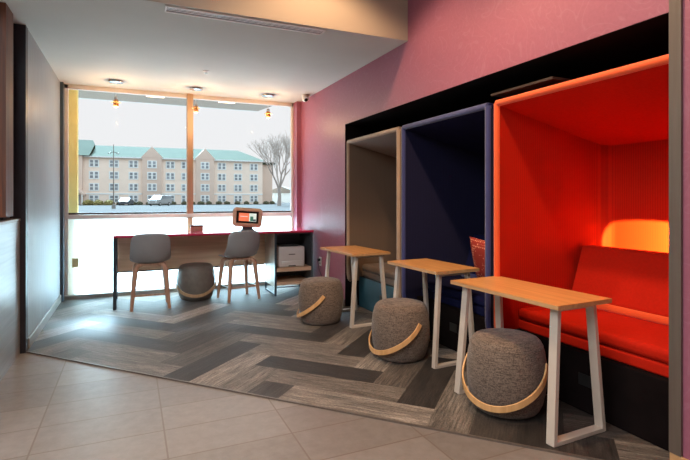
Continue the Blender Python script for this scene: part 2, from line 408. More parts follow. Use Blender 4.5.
PLANKS = {('h', -9, 13): 0, ('h', -8, 12): 3, ('h', -7, 11): 4, ('v', -8, 8): 1, ('v', -4, 12): 0, ('v', -3, 11): 3, ('v', -6, 14): 4, ('v', -5, 13): 2,
          ('v', -7, 15): 0, ('v', -8, 16): 3, ('h', -11, 15): 3, ('h', -12, 16): 0, ('h', -13, 17): 3, ('v', -10, 10): 4, ('v', -11, 11): 0, ('v', -9, 17): 1, ('h', -11, 11): 0,
          ('v', -2, 10): 1, ('v', -20, 12): 2, ('h', -18, 14): 3, ('v', -18, 10): 1, ('h', -16, 12): 3, ('v', -16, 8): 2, ('v', -14, 14): 2, ('v', -13, 13): 1,
          ('h', -15, 11): 3, ('h', -14, 18): 3, ('v', -1, 9): 0, ('v', 0, 8): 1, ('h', 0, 12): 2}
carpet()
struct('trim_1', MB().prism([(-.83, seam(-.83)-.012), (2.344, 1.402), (2.36, 1.402), (-.83, seam(-.83)+.004)], 0, .010), M['trim_metal'])
# ceilings and bulkhead
struct('ceiling', MB().box(-1.2, 3.7, YB, 7.2, ZC, ZC+.12), M['ceil'])
struct('ceiling_high', MB().box(-6.2, 3.7, -4.2, YB+.15, ZH, ZH+.1), M['ceil'])
struct('trim_2', MB().box(-6.2, WR, YB-.002, YB+.15, ZC+.002, ZH), M['bulk_lit'])
# right wall with the niche cut out
NY0, NY1, NZ = 1.405, 5.255, 2.19
rw = MB()
rw.box(WR, WR+.14, NY1, 7.2, 0, ZC+.1)
rw.box(WR, WR+.14, NY0, NY1, NZ, ZH)
rw.box(WR, WR+.14, NY1, YB+.15, ZC, ZH) if False else None
rw.box(WR, WR+.14, -4.2, NY0, 0, ZH)
struct('wall_right', rw, M['plum'])
struct('wall_window', MB().box(2.275, WR, 6.88, 7.12, 0, ZC), M['plum'])
struct('trim_3', MB().box(WR-.016, WR-.0005, 1.398, 1.453, .101, ZH), M['trim_metal'])
struct('baseboard_right', MB().box(WR-.014, WR-.001, -4.2, 1.452, 0, .10), M['table_edge'], bevel=.004)
struct('baseboard_corner', MB().box(WR-.012, WR-.001, NY1, 6.88, 0.008, .09), M['trim_metal'])
ni = MB()
ni.box(WR+.14, 3.62, NY0-.06, NY0-.001, 0, NZ+.06); ni.box(WR+.14, 3.62, NY1, NY1+.06, 0, NZ+.06)
ni.box(3.56, 3.62, NY0, NY1, 0, NZ+.06); ni.box(WR+.14, 3.56, NY0, NY1, NZ, NZ+.06)
ni.box(WR+.001, WR+.14, NY0, NY1, NZ-.004, NZ-.001); ni.box(WR+.001, WR+.14, NY1-.004, NY1-.001, .008, NZ-.004)
struct('wall_niche', ni, M['niche'])
# left side
struct('wall_left', MB().box(WL-.15, WL, 4.87, 6.93, 0, ZC), M['blue_paper'])
struct('baseboard_left', MB().box(WL, WL+.014, 4.87, 6.93, .008, .10), M['grey_sill'], bevel=.004)
struct('trim_4', MB().box(-.98, -.808, 4.78, 4.872, 0, ZC), M['dark_post'])
struct('trim_5', MB().box(-.98, -.775, 6.93, 7.12, 0.008, ZC), M['slate_post'])
struct('trim_6', MB().box(-.98, -.852, 4.30, 4.545, 1.16, ZC), M['brown_wood'])
struct('trim_7', MB().box(-.98, -.92, 4.545, 4.78, 1.13, ZC), M['dark_post'])
hw = thing('half_wall', 'grey laminate half wall at the left edge, below the brown wood post', 'half wall', (0, 0, 0))
MB().box(-.98, -.85, 3.0, 4.78, 0, 1.11).build('panel', M['grey_panel'], hw)
MB().box(-.99, -.843, 2.99, 4.78, 1.11, 1.135).build('cap', M['trim_metal'], hw, bevel=.004)
# lobby shell behind the viewpoint
struct('wall_back', MB().box(-6.2, 3.6, -4.35, -4.2, 0, ZH), M['lobby'])
struct('wall_lobby', MB().box(-6.35, -6.2, -4.2, 7.2, 0, ZH), M['lobby'])
struct('wall_far_left', MB().box(-6.2, -5.6, 6.9, 7.05, 0, ZH).box(-5.6, -1.4, 6.9, 7.05, 2.7, ZH).box(-1.4, -.98, 6.9, 7.05, 0, ZH), M['lobby'])
struct('added_window', MB().box(-5.6, -1.4, 6.96, 6.97, 0, 2.7), M['glass'])  # unseen window added to let cool daylight onto the tiles
struct('ceiling_left', MB().box(-6.2, -1.2, YB, 7.2, ZC, ZC+.12), M['ceil'])

# window bays
XM = .757
def window(name, x0, x1, first):
    w = bpy.data.objects.new(name, None); C.objects.link(w); w['kind'] = 'structure'
    f = MB()
    f.box(x0, x0+.045, YW, YW+.07, .0, ZC) if first else f.box(x1-.045, x1, YW, YW+.07, .0, ZC)
    f.box(x0, x1, YW+.0, YW+.07, ZC-.05, ZC)
    f.box(x0, x1, YW-.01, YW+.07, 1.035, 1.09)
    f.build('window_frame', M['frame'], w, bevel=.004)
    MB().box(x0+.045*first, x1-.045*(1-first), YW+.03, YW+.10, 1.09, 1.115).build('outer_sill', M['sill'], w, label='dark sill, mottled shadow painted in')
    MB().box(x0+.02, x1-.02, YW+.030, YW+.038, 1.09, ZC-.04).build('pane', M['glass'], w)
    MB().box(x0+.02, x1-.02, YW+.030, YW+.040, .06, 1.04).build('frosted_panel', M['frost'], w, label='frosted white lower glass')
    MB().box(x0, x1, YW-.03, YW+.07, 0, .06).build('bottom_rail', M['grey_sill'], w, bevel=.004)
    return w
w1 = window('window_1', -.78, XM, 1); w2 = window('window_2', XM, 2.29, 0)
MB().box(XM-.04, XM+.04, YW-.05, YW+.08, 1.09, ZC).build('mullion', M['mull'], w1, bevel=.004, label='bronze mullion')
MB().box(XM-.03, XM+.03, YW-.04, YW+.08, .06, 1.035).build('lower_mullion', M['mull'], w1, bevel=.004)

# ------------------------------------------------------------------ side tables
def make_table():
    t = thing('side_table', '', 'table', group='narrow oak side tables in front of the booths')
    L, W, H = .84, .42, .742; th = .024
    MB().box(-W/2, W/2, -L/2, L/2, H-.004, H).build('tabletop', M['table_top'], t)
    MB().box(-W/2, W/2, -L/2, L/2, H-th, H-.0041).build('top_edge', M['table_edge'], t)
    for s in (-1, 1):
        y = s*.365; yt = s*.345; f = MB(); zt = H-th-.012
        b0, b1 = -.205, .205; t0, t1 = -.15, .15
        f.bar((b0+.018, y, .012), (b1-.018, y, .012), .05, .022)
        f.bar((b0+.013, y, .001), (t0+.013, yt, zt+.011), .026, .05, up=(0, 1, 0))
        f.bar((b1-.013, y, .001), (t1-.013, yt, zt+.011), .026, .05, up=(0, 1, 0))
        f.bar((t0, yt, zt), (t1, yt, zt), .05, .022)
        f.build('leg_frame', M['leg_metal'], t, bevel=.002)
    return t
t1 = make_table(); zf = .0085
t1.location = (2.188, 2.235, zf); t1.scale = (1, 1.03, 1); t1.rotation_euler[2] = math.radians(2)
t1['label'] = 'oak-topped side table with cream metal legs in front of the red booth, nearest table'
t2 = dup(t1, (2.285, 3.365, zf), math.radians(2.5), 'oak-topped side table with cream metal legs in front of the navy booth'); t2.scale = (1.0, .83, 1)
t3 = dup(t1, (2.195, 4.69, zf), math.radians(3), 'oak-topped side table with cream metal legs in front of the taupe booth'); t3.scale = (1.06, .92, 1)

# ------------------------------------------------------------------ poufs
PROF = [(.0, .0), (.10, .0), (.165, .002), (.187, .010), (.198, .024), (.212, .055), (.226, .11), (.235, .18), (.237, .24), (.233, .31), (.224, .365), (.214, .40), (.203, .424), (.188, .438), (.17, .444), (.12, .452), (.0, .457)]
def rad(z):
    for (r0, z0), (r1, z1) in zip(PROF[1:], PROF[2:]):
        if z0 <= z <= z1: return r0+(r1-r0)*(z-z0)/max(1e-6, z1-z0)
    return .2
def make_pouf(body, band, name='pouf'):
    t = thing(name, '', 'pouf')
    mb = MB(); mb.lathe([(max(r, .001), z) for r, z in PROF], 56); mb.build('body', body, t, smooth=True)
    s = MB(); s.lathe([(rad(.40)+.0005, .398), (rad(.402)+.003, .4), (rad(.406)+.0005, .404)], 56); s.build('seam', body, t, smooth=True)
    h = MB(); n = 40; rings = []
    for k in range(n+1):
        ph = -1.66+3.32*k/n; c = max(0, math.cos(ph*.95))
        z = .315-.238*c**.85
        nrm = 0.012
        rr = rad(z)+.004+.022*math.sin(max(0, min(1, c))*PI/2)
        rings.append((ph, rr, z))
    vs = []; fs = []
    for i, (ph, rr, z) in enumerate(rings):
        j0 = max(i-1, 0); j1 = min(i+1, n)
        P = lambda q: Vector((rings[q][1]*math.cos(rings[q][0]), rings[q][1]*math.sin(rings[q][0]), rings[q][2]))
        t_ = (P(j1)-P(j0)).normalized(); out = Vector((math.cos(ph), math.sin(ph), 0)); out = (out-t_*out.dot(t_)).normalized(); up = t_.cross(out).normalized()
        if up.z < 0: up = -up
        hw_ = .019; tk = .011
        for a, b in ((-hw_, 0), (hw_, 0), (hw_, tk), (-hw_, tk)): vs.append(P(i)+up*a+out*b)
    for i in range(n):
        for k in range(4): fs.append((i*4+k, i*4+(k+1) % 4, i*4+4+(k+1) % 4, i*4+4+k))
    fs += [(0, 1, 2, 3), tuple(n*4+k for k in (3, 2, 1, 0))]
    h.add(vs, fs); hd = h.build('handle', band, t, bevel=.003)
    hd['label'] = 'bent wood carrying handle'
    return t
def cam_az(p, alpha):                       # azimuth that faces the viewpoint, turned by alpha
    return math.atan2(-p.y, -p.x)-math.radians(alpha)
p3 = at(506, 2.97, zf); o = make_pouf(M['pouf'], M['bent']); o.location = p3; o.rotation_euler[2] = cam_az(p3, 24)
o['label'] = 'taupe tweed drum pouf with wooden handle beside the table at the red booth, nearest pouf'; o['group'] = 'taupe tweed poufs with wooden handles'
p2 = at(400.5, 3.93, zf); dup(o, p2, cam_az(p2, 56), 'taupe tweed drum pouf with wooden handle by the table at the navy booth')
p1 = at(321, 5.04, zf); dup(o, p1, cam_az(p1, 88), 'taupe tweed drum pouf with wooden handle between desk and taupe booth')
p4 = at(196.2, 6.2, zf); o4 = make_pouf(M['pouf2'], M['bent2']); o4.location = p4; o4.rotation_euler[2] = cam_az(p4, 0)
o4['label'] = 'dark grey pouf with wooden handle standing under the desk between two stools'

# ------------------------------------------------------------------ counter stools (local: faces +y, back at -y)
def make_stool():
    t = thing('counter_stool', '', 'stool', group='grey shell counter stools at the desk')
    # shell: grid surface seat -> back
    bm = MB(); nu, nv = 17, 19; top = []; 
    def S(u, v):          # u -1..1 across, v 0..1 front of seat -> top of back
        if v < .5:
            a = v/.5; y = .19-.33*a; z = .545-.012*math.sin(a*PI)+.012*(1-a)*0; w = .205+.02*a
            z += .045*abs(u)**3*(.25+a*.75); y += 0
            return Vector((u*w, y, z))
        a = (v-.5)/.5; ang = a
        y = -.14-.075*math.sin(min(1, a*1.6)*PI/2)-.03*a; z = .545+.345*(a**1.25) 
        w = .226-.018*a**2
        if a > .86: w -= .045*((a-.86)/.14)**2
        y += .085*abs(u)**2.2*(1-.35*a); z -= .012*abs(u)**3*a; z += .045*abs(u)**3*(1-a)
        return Vector((u*w, y, z))
    g = [[S(-1+2*i/(nu-1), j/(nv-1)) for i in range(nu)] for j in range(nv)]
    vs = [p for r in g for p in r]
    fs = [(j*nu+i, j*nu+i+1, (j+1)*nu+i+1, (j+1)*nu+i) for j in range(nv-1) for i in range(nu-1)]
    bm.add(vs, fs); so = bm.build('seat_shell', M['shell'], t, smooth=False)
    for p in so.data.polygons: p.use_smooth = True
    md = so.modifiers.new('thick', 'SOLIDIFY'); md.thickness = .018; md.offset = 0
    md = so.modifiers.new('sub', 'SUBSURF'); md.levels = 1; md.render_levels = 1
    MB().box(-.13, .13, -.12, .13, .505, .528).build('seat_frame', M['stool_wood'], t, bevel=.006)
    for sx in (-1, 1):
        for sy in (-1, 1):
            l = MB(); foot = Vector((sx*.205, sy*.185, 0)); knee = Vector((sx*.165, sy*.14, .44)); top_ = Vector((sx*.09, sy*.09, .513))
            pts = [foot, foot.lerp(knee, .5), knee, knee+Vector((-sx*.01, -sy*.006, .045)), knee+Vector((-sx*.035, -sy*.025, .070)), top_]
            l.tube(pts, [.017, .024, .031, .030, .026, .02], 10); l.build('leg', M['stool_wood'], t, smooth=True)
    z = .17; q = lambda sx, sy, zz: (sx*(.205-.040*zz/.44), sy*(.185-.045*zz/.44), zz)
    MB().bar(q(-1, -1, z), q(1, -1, z), .012, .024).build('footrest', M['stool_wood'], t, bevel=.003)
    MB().bar(q(-1, 1, z+.02), q(1, 1, z+.02), .010, .012).build('footrest', M['steel'], t, bevel=.002, label='steel front footrest bar')
    for sx in (-1, 1): MB().bar(q(sx, -1, z), q(sx, 1, z), .010, .012).build('stretcher', M['steel'], t, bevel=.002)
    return t
s1 = make_stool(); s1.location = (.21, 6.185, zf); s1.rotation_euler[2] = 0
s1['label'] = 'grey shell counter stool with wooden legs at the left end of the desk'
dup(s1, (1.272, 6.245, zf), math.radians(12), 'grey shell counter stool with wooden legs in front of the tablet kiosk')

# ------------------------------------------------------------------ desk
dk = thing('counter_desk', 'long counter desk with red gloss top under the window', 'desk', (0, 0, zf))
DX0, DX1, DY0, DY1, DZ = -.19, 2.275, 6.15, 6.75, .868-zf
MB().box(DX0, DX1, DY0, DY1, DZ-.028, DZ).build('desktop', M['red_lam'], dk, bevel=.003)
lf = MB()
for y in (DY0+.02, DY1-.02): lf.bar((DX0+.018, y, 0), (DX0+.018, y, DZ-.028), .035, .035, up=(0, 1, 0))
lf.bar((DX0+.018, DY0+.02, .012), (DX0+.018, DY1-.02, .012), .03, .024); lf.bar((DX0+.018, DY0+.02, DZ-.04), (DX0+.018, DY1-.02, DZ-.04), .03, .024)
lf.build('leg_frame', M['desk_metal'], dk, bevel=.003)
MB().box(DX0+.036, 2.26, DY1-.05, DY1-.03, .375-zf, DZ-.028).build('modesty_panel', M['desk_wood'], dk)
MB().box(DX0+.036, 1.735, DY1-.055, DY1-.025, .36-zf, .375-zf).build('lower_rail', M['desk_metal'], dk)
cb = thing('printer_cabinet', 'open charcoal cabinet with oak shelves at the right end of the desk', 'cabinet', (0, 0, zf))
cx0, cx1, cy0, cy1, cz0, cz1 = 1.74, 2.268, 6.165, 6.685, .115, .838-zf
MB().box(cx0, cx0+.018, cy0+.03, cy1, cz0, cz1).build('side_panel', M['cab_side'], cb, label='pale wood left side panel')
MB().box(cx1-.018, cx1, cy0, cy1, cz0, cz1).build('side_panel', M['cab_dark'], cb)
MB().box(cx0+.018, cx1-.018, cy1-.015, cy1, cz0, cz1).build('back_panel', M['cab_dark'], cb)
MB().box(cx0+.0185, cx1-.0185, cy0+.03, cy1-.016, cz1-.018, cz1).build('top_panel', M['cab_dark'], cb)
MB().box(cx0+.0185, cx1-.0185, cy0+.008, cy1-.0155, .315, .365).build('shelf', M['desk_wood'], cb, bevel=.002)
MB().box(cx0+.0185, cx1-.0185, cy0+.008, cy1-.0155, .135, .175).build('shelf', M['desk_wood'], cb, bevel=.002)
fr = MB()
for x in (cx0+.009, cx1-.012):
    fr.bar((x, cy0+.015, 0), (x, cy0+.015, cz1), .024, .026, up=(0, 1, 0)); fr.bar((x, cy1-.0, 0), (x, cy1-.0, cz0+.02), .02, .022, up=(0, 1, 0))
    fr.bar((x, cy0+.02, .011), (x, cy1, .011), .02, .022)
fr.bar((cx0+.009, cy0+.012, cz0-.004), (cx1-.012, cy0+.012, cz0-.004), .012, .012)
fr.build('leg_frame', M['desk_metal'], cb)
pr = thing('printer', 'light grey laser printer on the upper cabinet shelf', 'printer', (1.985, 6.41, .365+zf+.0005))
b = rbox(.37, .40, .275, .022, 3); b.build('body', M['printer'], pr, smooth=True)
MB().box(-.15, .15, -.206, -.198, .012, .085).build('paper_tray', M['printer'], pr, bevel=.004)
MB().box(-.05, .05, -.209, -.2055, .012, .026).build('tray_grip', M['printer_dark'], pr, label='dark tray grip')
MB().box(-.13, .13, -.15, .02, .2745, .279).build('output_tray', M['printer_dark'], pr)
MB().box(-.045, .045, -.2035, -.199, .168, .178).build('nameplate', M['printer_dark'], pr, label='small dark nameplate')
# kiosk
kp = Vector((1.43, 6.42, .8685)); kz = -math.radians(10)
kk = thing('tablet_kiosk', 'bronze framed tablet kiosk with lit screen standing on the red desk', 'kiosk', kp, kz)
b = MB(); b.prism([(-.09, -.06), (.09, -.06), (.09, .09), (-.09, .09)], 0, .014); b.build('foot', M['cab_dark'], kk, bevel=.004)
MB().bar((0, .02, .012), (0, .015, .12), .14, .045, up=(0, 1, 0)).build('neck', M['cab_dark'], kk, bevel=.006)
R = Matrix.Translation((0, 0, .178)) @ Matrix.Rotation(math.radians(4), 4, 'Y') @ Matrix.Rotation(math.radians(-14), 4, 'X')
fb = MB(); W_, H_ = .194, .127; w_, h_ = .146, .082
vs = []
for (a, bq, y) in ((W_, H_, .02), (W_, H_, -.012), (w_+.006, h_+.006, -.02), (w_, h_, -.008)):
    ch = .03 if a == W_ else .004
    for (sx, sz, q) in ((-1,-1,0),(-1,-1,1),(1,-1,1),(1,-1,0),(1,1,0),(1,1,1),(-1,1,1),(-1,1,0)):
        x = sx*(a-(ch if q else 0)); z = sz*(bq-(0 if q else ch)); vs.append(R @ Vector((x, y, z)))
fs = [tuple(range(8))]+[(r*8+i, r*8+(i+1) % 8, (r+1)*8+(i+1) % 8, (r+1)*8+i) for r in range(3) for i in range(8)]
fs.append(tuple(24+i for i in range(7, -1, -1)))
fb.add(vs, fs); fb.build('frame', wood('kiosk_frame_wood', (.72, .48, .32), (.58, .36, .22), .5, 'x', 1), kk)
sc = MB(); sc.box(-w_, w_, -.0095, -.0082, -h_, h_, M4=R); sc.build('screen_bezel', M['blackgl'], kk)
def scr(x0, x1, z0, z1, m, nm, dy=0): q = MB(); q.box(x0, x1, -.0105-dy, -.0096-dy, z0, z1, M4=R); return q.build(nm, m, kk)
scr(-.115, .02, -.055, .055, glow('screen_orange', (.55, .13, .06), .9), 'screen_image'); scr(.02, .115, -.055, .055, glow('screen_pale', (.45, .52, .46), .9), 'screen_image')
scr(-.10, .0, .005, .012, glow('screen_text', (.8, .55, .5), .9), 'screen_image', .001)
scr(.035, .075, -.05, .012, glow('screen_green', (.02, .10, .06), .8), 'screen_image', .001)
scr(.075, .11, -.05, -.025, glow('screen_dark', (.03, .04, .05), .6), 'screen_image', .001)
wb = thing('wooden_block', 'small brown wooden box on the desk in front of the mullion', 'box', (.80, 6.66, .8685))
MB().box(-.08, .08, -.04, .04, 0, .075).build('box_body', M['mull'], wb, bevel=.003)
MB().box(-.082, .082, -.042, .042, .058, .077).build('lid', M['brown_wood'], wb, bevel=.003)

# ------------------------------------------------------------------ booths
def booth(name, label, y0, y1, ribm, plain, edge, basem, seatm):
    g = thing(name, label, 'booth', (2.372, (y0+y1)/2, zf)); hw2 = (y1-y0)/2; T = .045; D = 1.10; r = .16
    zt = lambda x: 1.952-zf-.25*x/D
    # U-shaped shell
    outer = [(0, -hw2), (D-r, -hw2)]; inner = [(0, -hw2+T), (D-r-0, -hw2+T)]
    for k in range(1, 9):
        a = PI/2*k/8
        outer.append((D-r+r*math.sin(a), -hw2+r-r*math.cos(a))); ri = r-T
        inner.append((D-r+ri*math.sin(a), -hw2+T+ri-ri*math.cos(a)))
    outer += [(x, -y) for x, y in reversed(outer)]; inner += [(x, -y) for x, y in reversed(inner)]
    sh = MB(); n = len(outer); vs = []
    zb = lambda x: .32 if x < .02 else .30
    for (ox, oy), (ix, iy) in zip(outer, inner):
        vs += [(ox, oy, zb(ox)-zf), (ix, iy, zb(ix)-zf), (ox, oy, zt(ox)), (ix, iy, zt(ix))]
    fs = []
    for i in range(n-1):
        a = i*4; b_ = a+4
        fs += [(a, b_, b_+2, a+2), (a+1, a+3, b_+3, b_+1), (a+2, b_+2, b_+3, a+3), (a, a+1, b_+1, b_)]
    fs += [(0, 2, 3, 1), ((n-1)*4, (n-1)*4+1, (n-1)*4+3, (n-1)*4+2)]
    sh.add(vs, fs); so = sh.build('shell', ribm, g)
    for p in so.data.polygons: p.use_smooth = True
    md = so.modifiers.new('es', 'EDGE_SPLIT'); md.split_angle = math.radians(40)
    # roof
    rf = MB(); rf.prism([(-.0, zt(0)), (D, zt(D)), (D, zt(D)+.045), (0, zt(0)+.045)], -hw2, hw2, 'xz')
    rf.build('roof', plain, g, bevel=.012)
    # padded front edge
    e = MB()
    for s in (-1, 1):
        yy = s*(hw2-T/2); pts = [(-.002, yy, zt(0)+.02)]+[(-.002, yy, z) for z in (1.2, .6, .40)]+[(.006, yy, .35-zf), (.03, yy, .322-zf)]
        e.tube(pts, [.0235]*5+[.021], 12)
    e.tube([(-.002, -hw2+T/2, zt(0)+.022), (-.002, hw2-T/2, zt(0)+.022)], .0235, 12)
    e.build('edge_piping', edge, g, smooth=True)
    # seat
    sw = 2*(hw2-T)-.004
    st = rbox(.54, sw, .08, .03, 4); xf(st, Matrix.Translation((.158+.27, 0, .437-zf))); st.build('seat_cushion', plain, g, smooth=True)
    sb = MB().box(.165, .80, -sw/2, sw/2, .366-zf, .436-zf); sb.build('seat_band', plain, g, bevel=.014)
    br = MB(); x0, x1 = .640, 1.05
    br.prism([(x0+.06, .5-zf), (x1, .5-zf), (x1, .90-zf), (x0+.20, .945-zf), (x0+.13, .942-zf), (x0, .57-zf)], -sw/2+.03, sw/2-.03, 'xz')
    br.build('back_cushion', plain, g, bevel=.02, bseg=3)
    bs = rbox(.10, sw, .058, .02, 3); xf(bs, Matrix.Translation((.685, 0, .514-zf))); bs.build('bolster', edge, g, smooth=True, label='strip between seat and back, lit tone painted in')  # edge cloth colour stands in for light caught on this strip
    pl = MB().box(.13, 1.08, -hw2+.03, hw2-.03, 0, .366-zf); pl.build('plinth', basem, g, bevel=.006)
    MB().box(.127, .1305, -.05, .05, .16, .23).build('outlet_cover', M['black'], g, label='dark outlet cover')
    return g
red = booth('privacy_booth', 'tall red upholstered privacy booth with red bench seat', 1.412, 2.690, M['red'], M['red_plain'], M['lit_red_edge'], M['niche'], M['red_plain'])
blu = booth('privacy_booth', 'tall navy blue upholstered privacy booth with patterned cushion', 2.738, 3.962, M['navy'], M['navy_plain'], M['navy_edge'], M['niche'], M['navy_plain'])
tau = booth('privacy_booth', 'tall taupe upholstered privacy booth nearest the window', 4.010, 5.235, M['taupe'], M['taupe_plain'], M['taupe_edge'], M['reflect_teal'], M['taupe_plain'])
# slim black panel sitting over the red booth roof
bp_ = thing('cover_panel', 'flat dark panel lying above the roof of the red booth', 'panel', (0, 0, 0))
MB().box(2.362, 2.95, 2.173, 2.725, 2.035, 2.05).build('board', M['smoke'], bp_)
for y in (2.26, 2.62): MB().box(2.50, 2.54, y-.02, y+.02, 1.964, 2.035).build('foot', M['black'], bp_)

# throw cushion (red with pale dots) in the navy booth
def cushion():
    m, nt, b = newmat('dotted_cushion_cloth')
    tc = N(nt, 'ShaderNodeTexCoord'); vo = N(nt, 'ShaderNodeTexVoronoi'); vo.inputs['Scale'].default_value = 42; vo.inputs['Randomness'].default_value = .25
    nt.links.new(tc.outputs['Object'], vo.inputs[0])
    lt = N(nt, 'ShaderNodeMath', operation='LESS_THAN'); lt.inputs[1].default_value = .36; nt.links.new(vo.outputs['Distance'], lt.inputs[0])
    nt.links.new(mixc(nt, lt.outputs[0], (.42, .035, .02), (.95, .36, .22)), b.inputs['Base Color']); b.inputs['Roughness'].default_value = .85
    n = 20; mb = MB(); vs = []
    for sgn in (1, -1):
        for i in range(n+1):
            for j in range(n+1):
                x, y = -1+2*i/n, -1+2*j/n
                h = ((1-abs(x)**3.2)*(1-abs(y)**3.2))**.55
                k = 1-.06*(1-abs(x)**2)*(abs(y)**4)-.0; k2 = 1-.06*(1-abs(y)**2)*(abs(x)**4)
                vs.append((x*.21*k2, sgn*h*.06, y*.21*k))
    fs = []
    for s_ in (0, 1):
        o_ = s_*(n+1)**2
        for i in range(n):
            for j in range(n): a = o_+i*(n+1)+j; fs.append((a, a+1, a+n+2, a+n+1))
    mb.add(vs, fs); o = mb.build('throw_cushion', m, smooth=False)
    for p in o.data.polygons: p.use_smooth = True
    tag(o, 'red patterned throw cushion leaning in the navy booth', 'cushion')
    return o
cu = cushion(); cu.location = (2.93, 3.40, .735); cu.rotation_euler = (math.radians(16), math.radians(4), math.radians(-88))

# ------------------------------------------------------------------ ceiling items
def make_pendant():
    t = thing('pendant_light', '', 'pendant light', (0, 0, 0), group='amber pendant lights over the desk')
    MB().lathe([(.02, 0), (.078, -.002), (.084, -.010), (.080, -.022), (.03, -.028), (.008, -.032)], 32).build('canopy', M['chrome'], t, smooth=True)
    MB().tube([(0, 0, -.03), (0, 0, -.205)], .0025, 6).build('cord', M['white'], t)
    MB().lathe([(.010, -.195), (.020, -.20), (.020, -.235), (.012, -.24)], 20).build('socket', M['chrome'], t, smooth=True)
    MB().lathe([(.022, -.236), (.030, -.24), (.032, -.30), (.026, -.315)], 24).build('glass_sleeve', M['amber'], t, smooth=True)
    MB().lathe([(.031, -.262), (.052, -.265), (.052, -.269), (.031, -.272)], 24).build('ring', M['amber'], t, smooth=True)
    MB().lathe([(.010, -.310), (.018, -.316), (.018, -.322), (.010, -.330), (.002, -.332)], 20).build('bulb', M['bulb'], t, smooth=True, label='lit bulb')
    return t
pd = make_pendant(); pd.location = (-.17, 6.6, ZC); pd['label'] = 'amber glass pendant light left of the mullion, over the left stool'
PEND = [(-.17, 6.6), (.784, 6.6), (1.765, 6.62)]
dup(pd, (.784, 6.6, ZC), None, 'amber glass pendant light beside the mullion'); dup(pd, (1.765, 6.62, ZC), None, 'amber glass pendant light nearest the plum wall')
sp = thing('sprinkler_head', 'small white sprinkler cap on the lower ceiling', 'sprinkler', (.784, 5.67, ZC))
MB().lathe([(.02, 0), (.036, -.002), (.036, -.008), (.012, -.012)], 24).build('cap', M['white'], sp, smooth=True)
MB().lathe([(.008, -.012), (.008, -.024), (.017, -.026), (.017, -.03)], 16).build('deflector', M['chrome'], sp, smooth=True)
sc_ = thing('security_camera', 'white dome security camera in the ceiling corner by the window', 'camera', (2.245, 6.40, ZC))
MB().lathe([(.05, 0), (.055, -.004), (.055, -.025), (.048, -.03)], 28).build('mount', M['white'], sc_, smooth=True)
Rm = Matrix.Translation((-.01, -.02, -.055)) @ Matrix.Rotation(math.radians(-50), 4, 'X')
MB().lathe([(.002, .045), (.03, .04), (.046, .02), (.05, 0), (.046, -.022), (.034, -.04), (.028, -.043)], 28, M4=Rm).build('dome', M['white'], sc_, smooth=True)
MB().lathe([(.027, -.044), (.024, -.052), (.012, -.058), (.002, -.06)], 24, M4=Rm).build('lens', M['blackgl'], sc_, smooth=True, label='black lens')
vn = thing('ceiling_vent', 'white slotted linear air vent in the ceiling along the bulkhead', 'vent', (.89, 3.925, ZC))
vb = MB(); L2 = .64
vb.box(-L2, L2, -.062, -.042, -.010, 0); vb.box(-L2, L2, .042, .062, -.010, 0); vb.box(-L2-.012, -L2, -.058, .058, -.010, 0); vb.box(L2, L2+.012, -.058, .058, -.010, 0)
vb.build('frame', M['vent_white'], vn, bevel=.002)
MB().box(-L2, L2, -.044, .044, -.003, -.0005).build('backing', M['black'], vn)
for y in (-.0145, .0145): MB().box(-L2, L2, y-.005, y+.005, -.006, -.0035).build('slat', M['vent_white'], vn)

# ------------------------------------------------------------------ outlets and cord
def outlet(name, label, loc, rz, plate):
    t = thing(name, label, 'outlet', loc, rz)
    MB().box(-.04, .04, -.006, 0, -.06, .06).build('plate', plate, t, bevel=.002)
    for z in (-.025, .025): MB().box(-.017, .017, -.009, -.0062, z-.014, z+.014).build('socket', M['cab_dark'] if plate is M['white'] else plate, t, bevel=.003)
    return t
outlet('wall_outlet', 'white power outlet on the plum wall right of the desk', (WR-.001, 6.07, .45), -PI/2, M['white'])
outlet('wall_outlet', 'cream power outlet on the frosted panel left of the desk', (-.655, YW+.029, .47), 0, M['yplate'])
pc = thing('power_cord', 'thin dark cord hanging from the wall outlet behind the table', 'cord', (WR-.03, 5.9, 0))
MB().tube([(.015, .165, .47), (-.02, .15, .465), (-.035, .05, .36), (-.03, -.12, .20), (-.02, -.30, .06), (-.02, -.5, .0145), (-.05, -.62, .0135)], .0045, 8).build('cable', M['black'], pc, smooth=True)
MB().box(-.012, .0185, .145, .185, .455, .49).build('plug', M['black'], pc, bevel=.003)

# ------------------------------------------------------------------ outdoors
M['asphalt'] = mat('wet_asphalt', (.055, .046, .042), .95, spec=.05, var=.15, scale=(.2, .2, .2), detail=6)
M['conc'] = mat('pale_concrete', (.26, .24, .22), .8, var=.08, scale=(1, 1, 1))
M['cream'] = mat('cream_stucco', (.95, .75, .61), .9, var=.05, scale=(.3, .3, .3))
M['tan'] = mat('tan_stucco', (.74, .55, .44), .9, var=.05, scale=(.3, .3, .3))
M['green'] = mat('green_metal_roof', (.052, .056, .036), .9, spec=.05, var=.08, scale=(.5, .5, .5))
M['wtrim'] = mat('white_trim', (.85, .84, .80), .7, var=.02)
M['wpane'] = mat('hotel_window_glass', (.26, .27, .28), .3, var=.4, scale=(.6, .6, .6))
M['bark'] = mat('bare_bark', (.38, .31, .27), .9, var=.2)
M['shrub'] = mat('olive_shrub', (.10, .09, .045), .9, var=.4, scale=(4, 4, 4)); M['shrub2'] = mat('golden_shrub', (.24, .19, .06), .9, var=.4, scale=(4, 4, 4))
M['soffit'] = mat('canopy_soffit', (.27, .215, .18), .9, spec=.1, var=.03)
M['fascia'] = mat('canopy_fascia', (.6, .6, .6), .5, var=.03)
gr = MB().box(-250, 300, 7.16, 450, -.3, -.02); struct('ground_asphalt', gr, M['asphalt'])
struct('ground_walk', MB().box(-8, 12, 7.161, 13, -.019, 0), M['conc'])
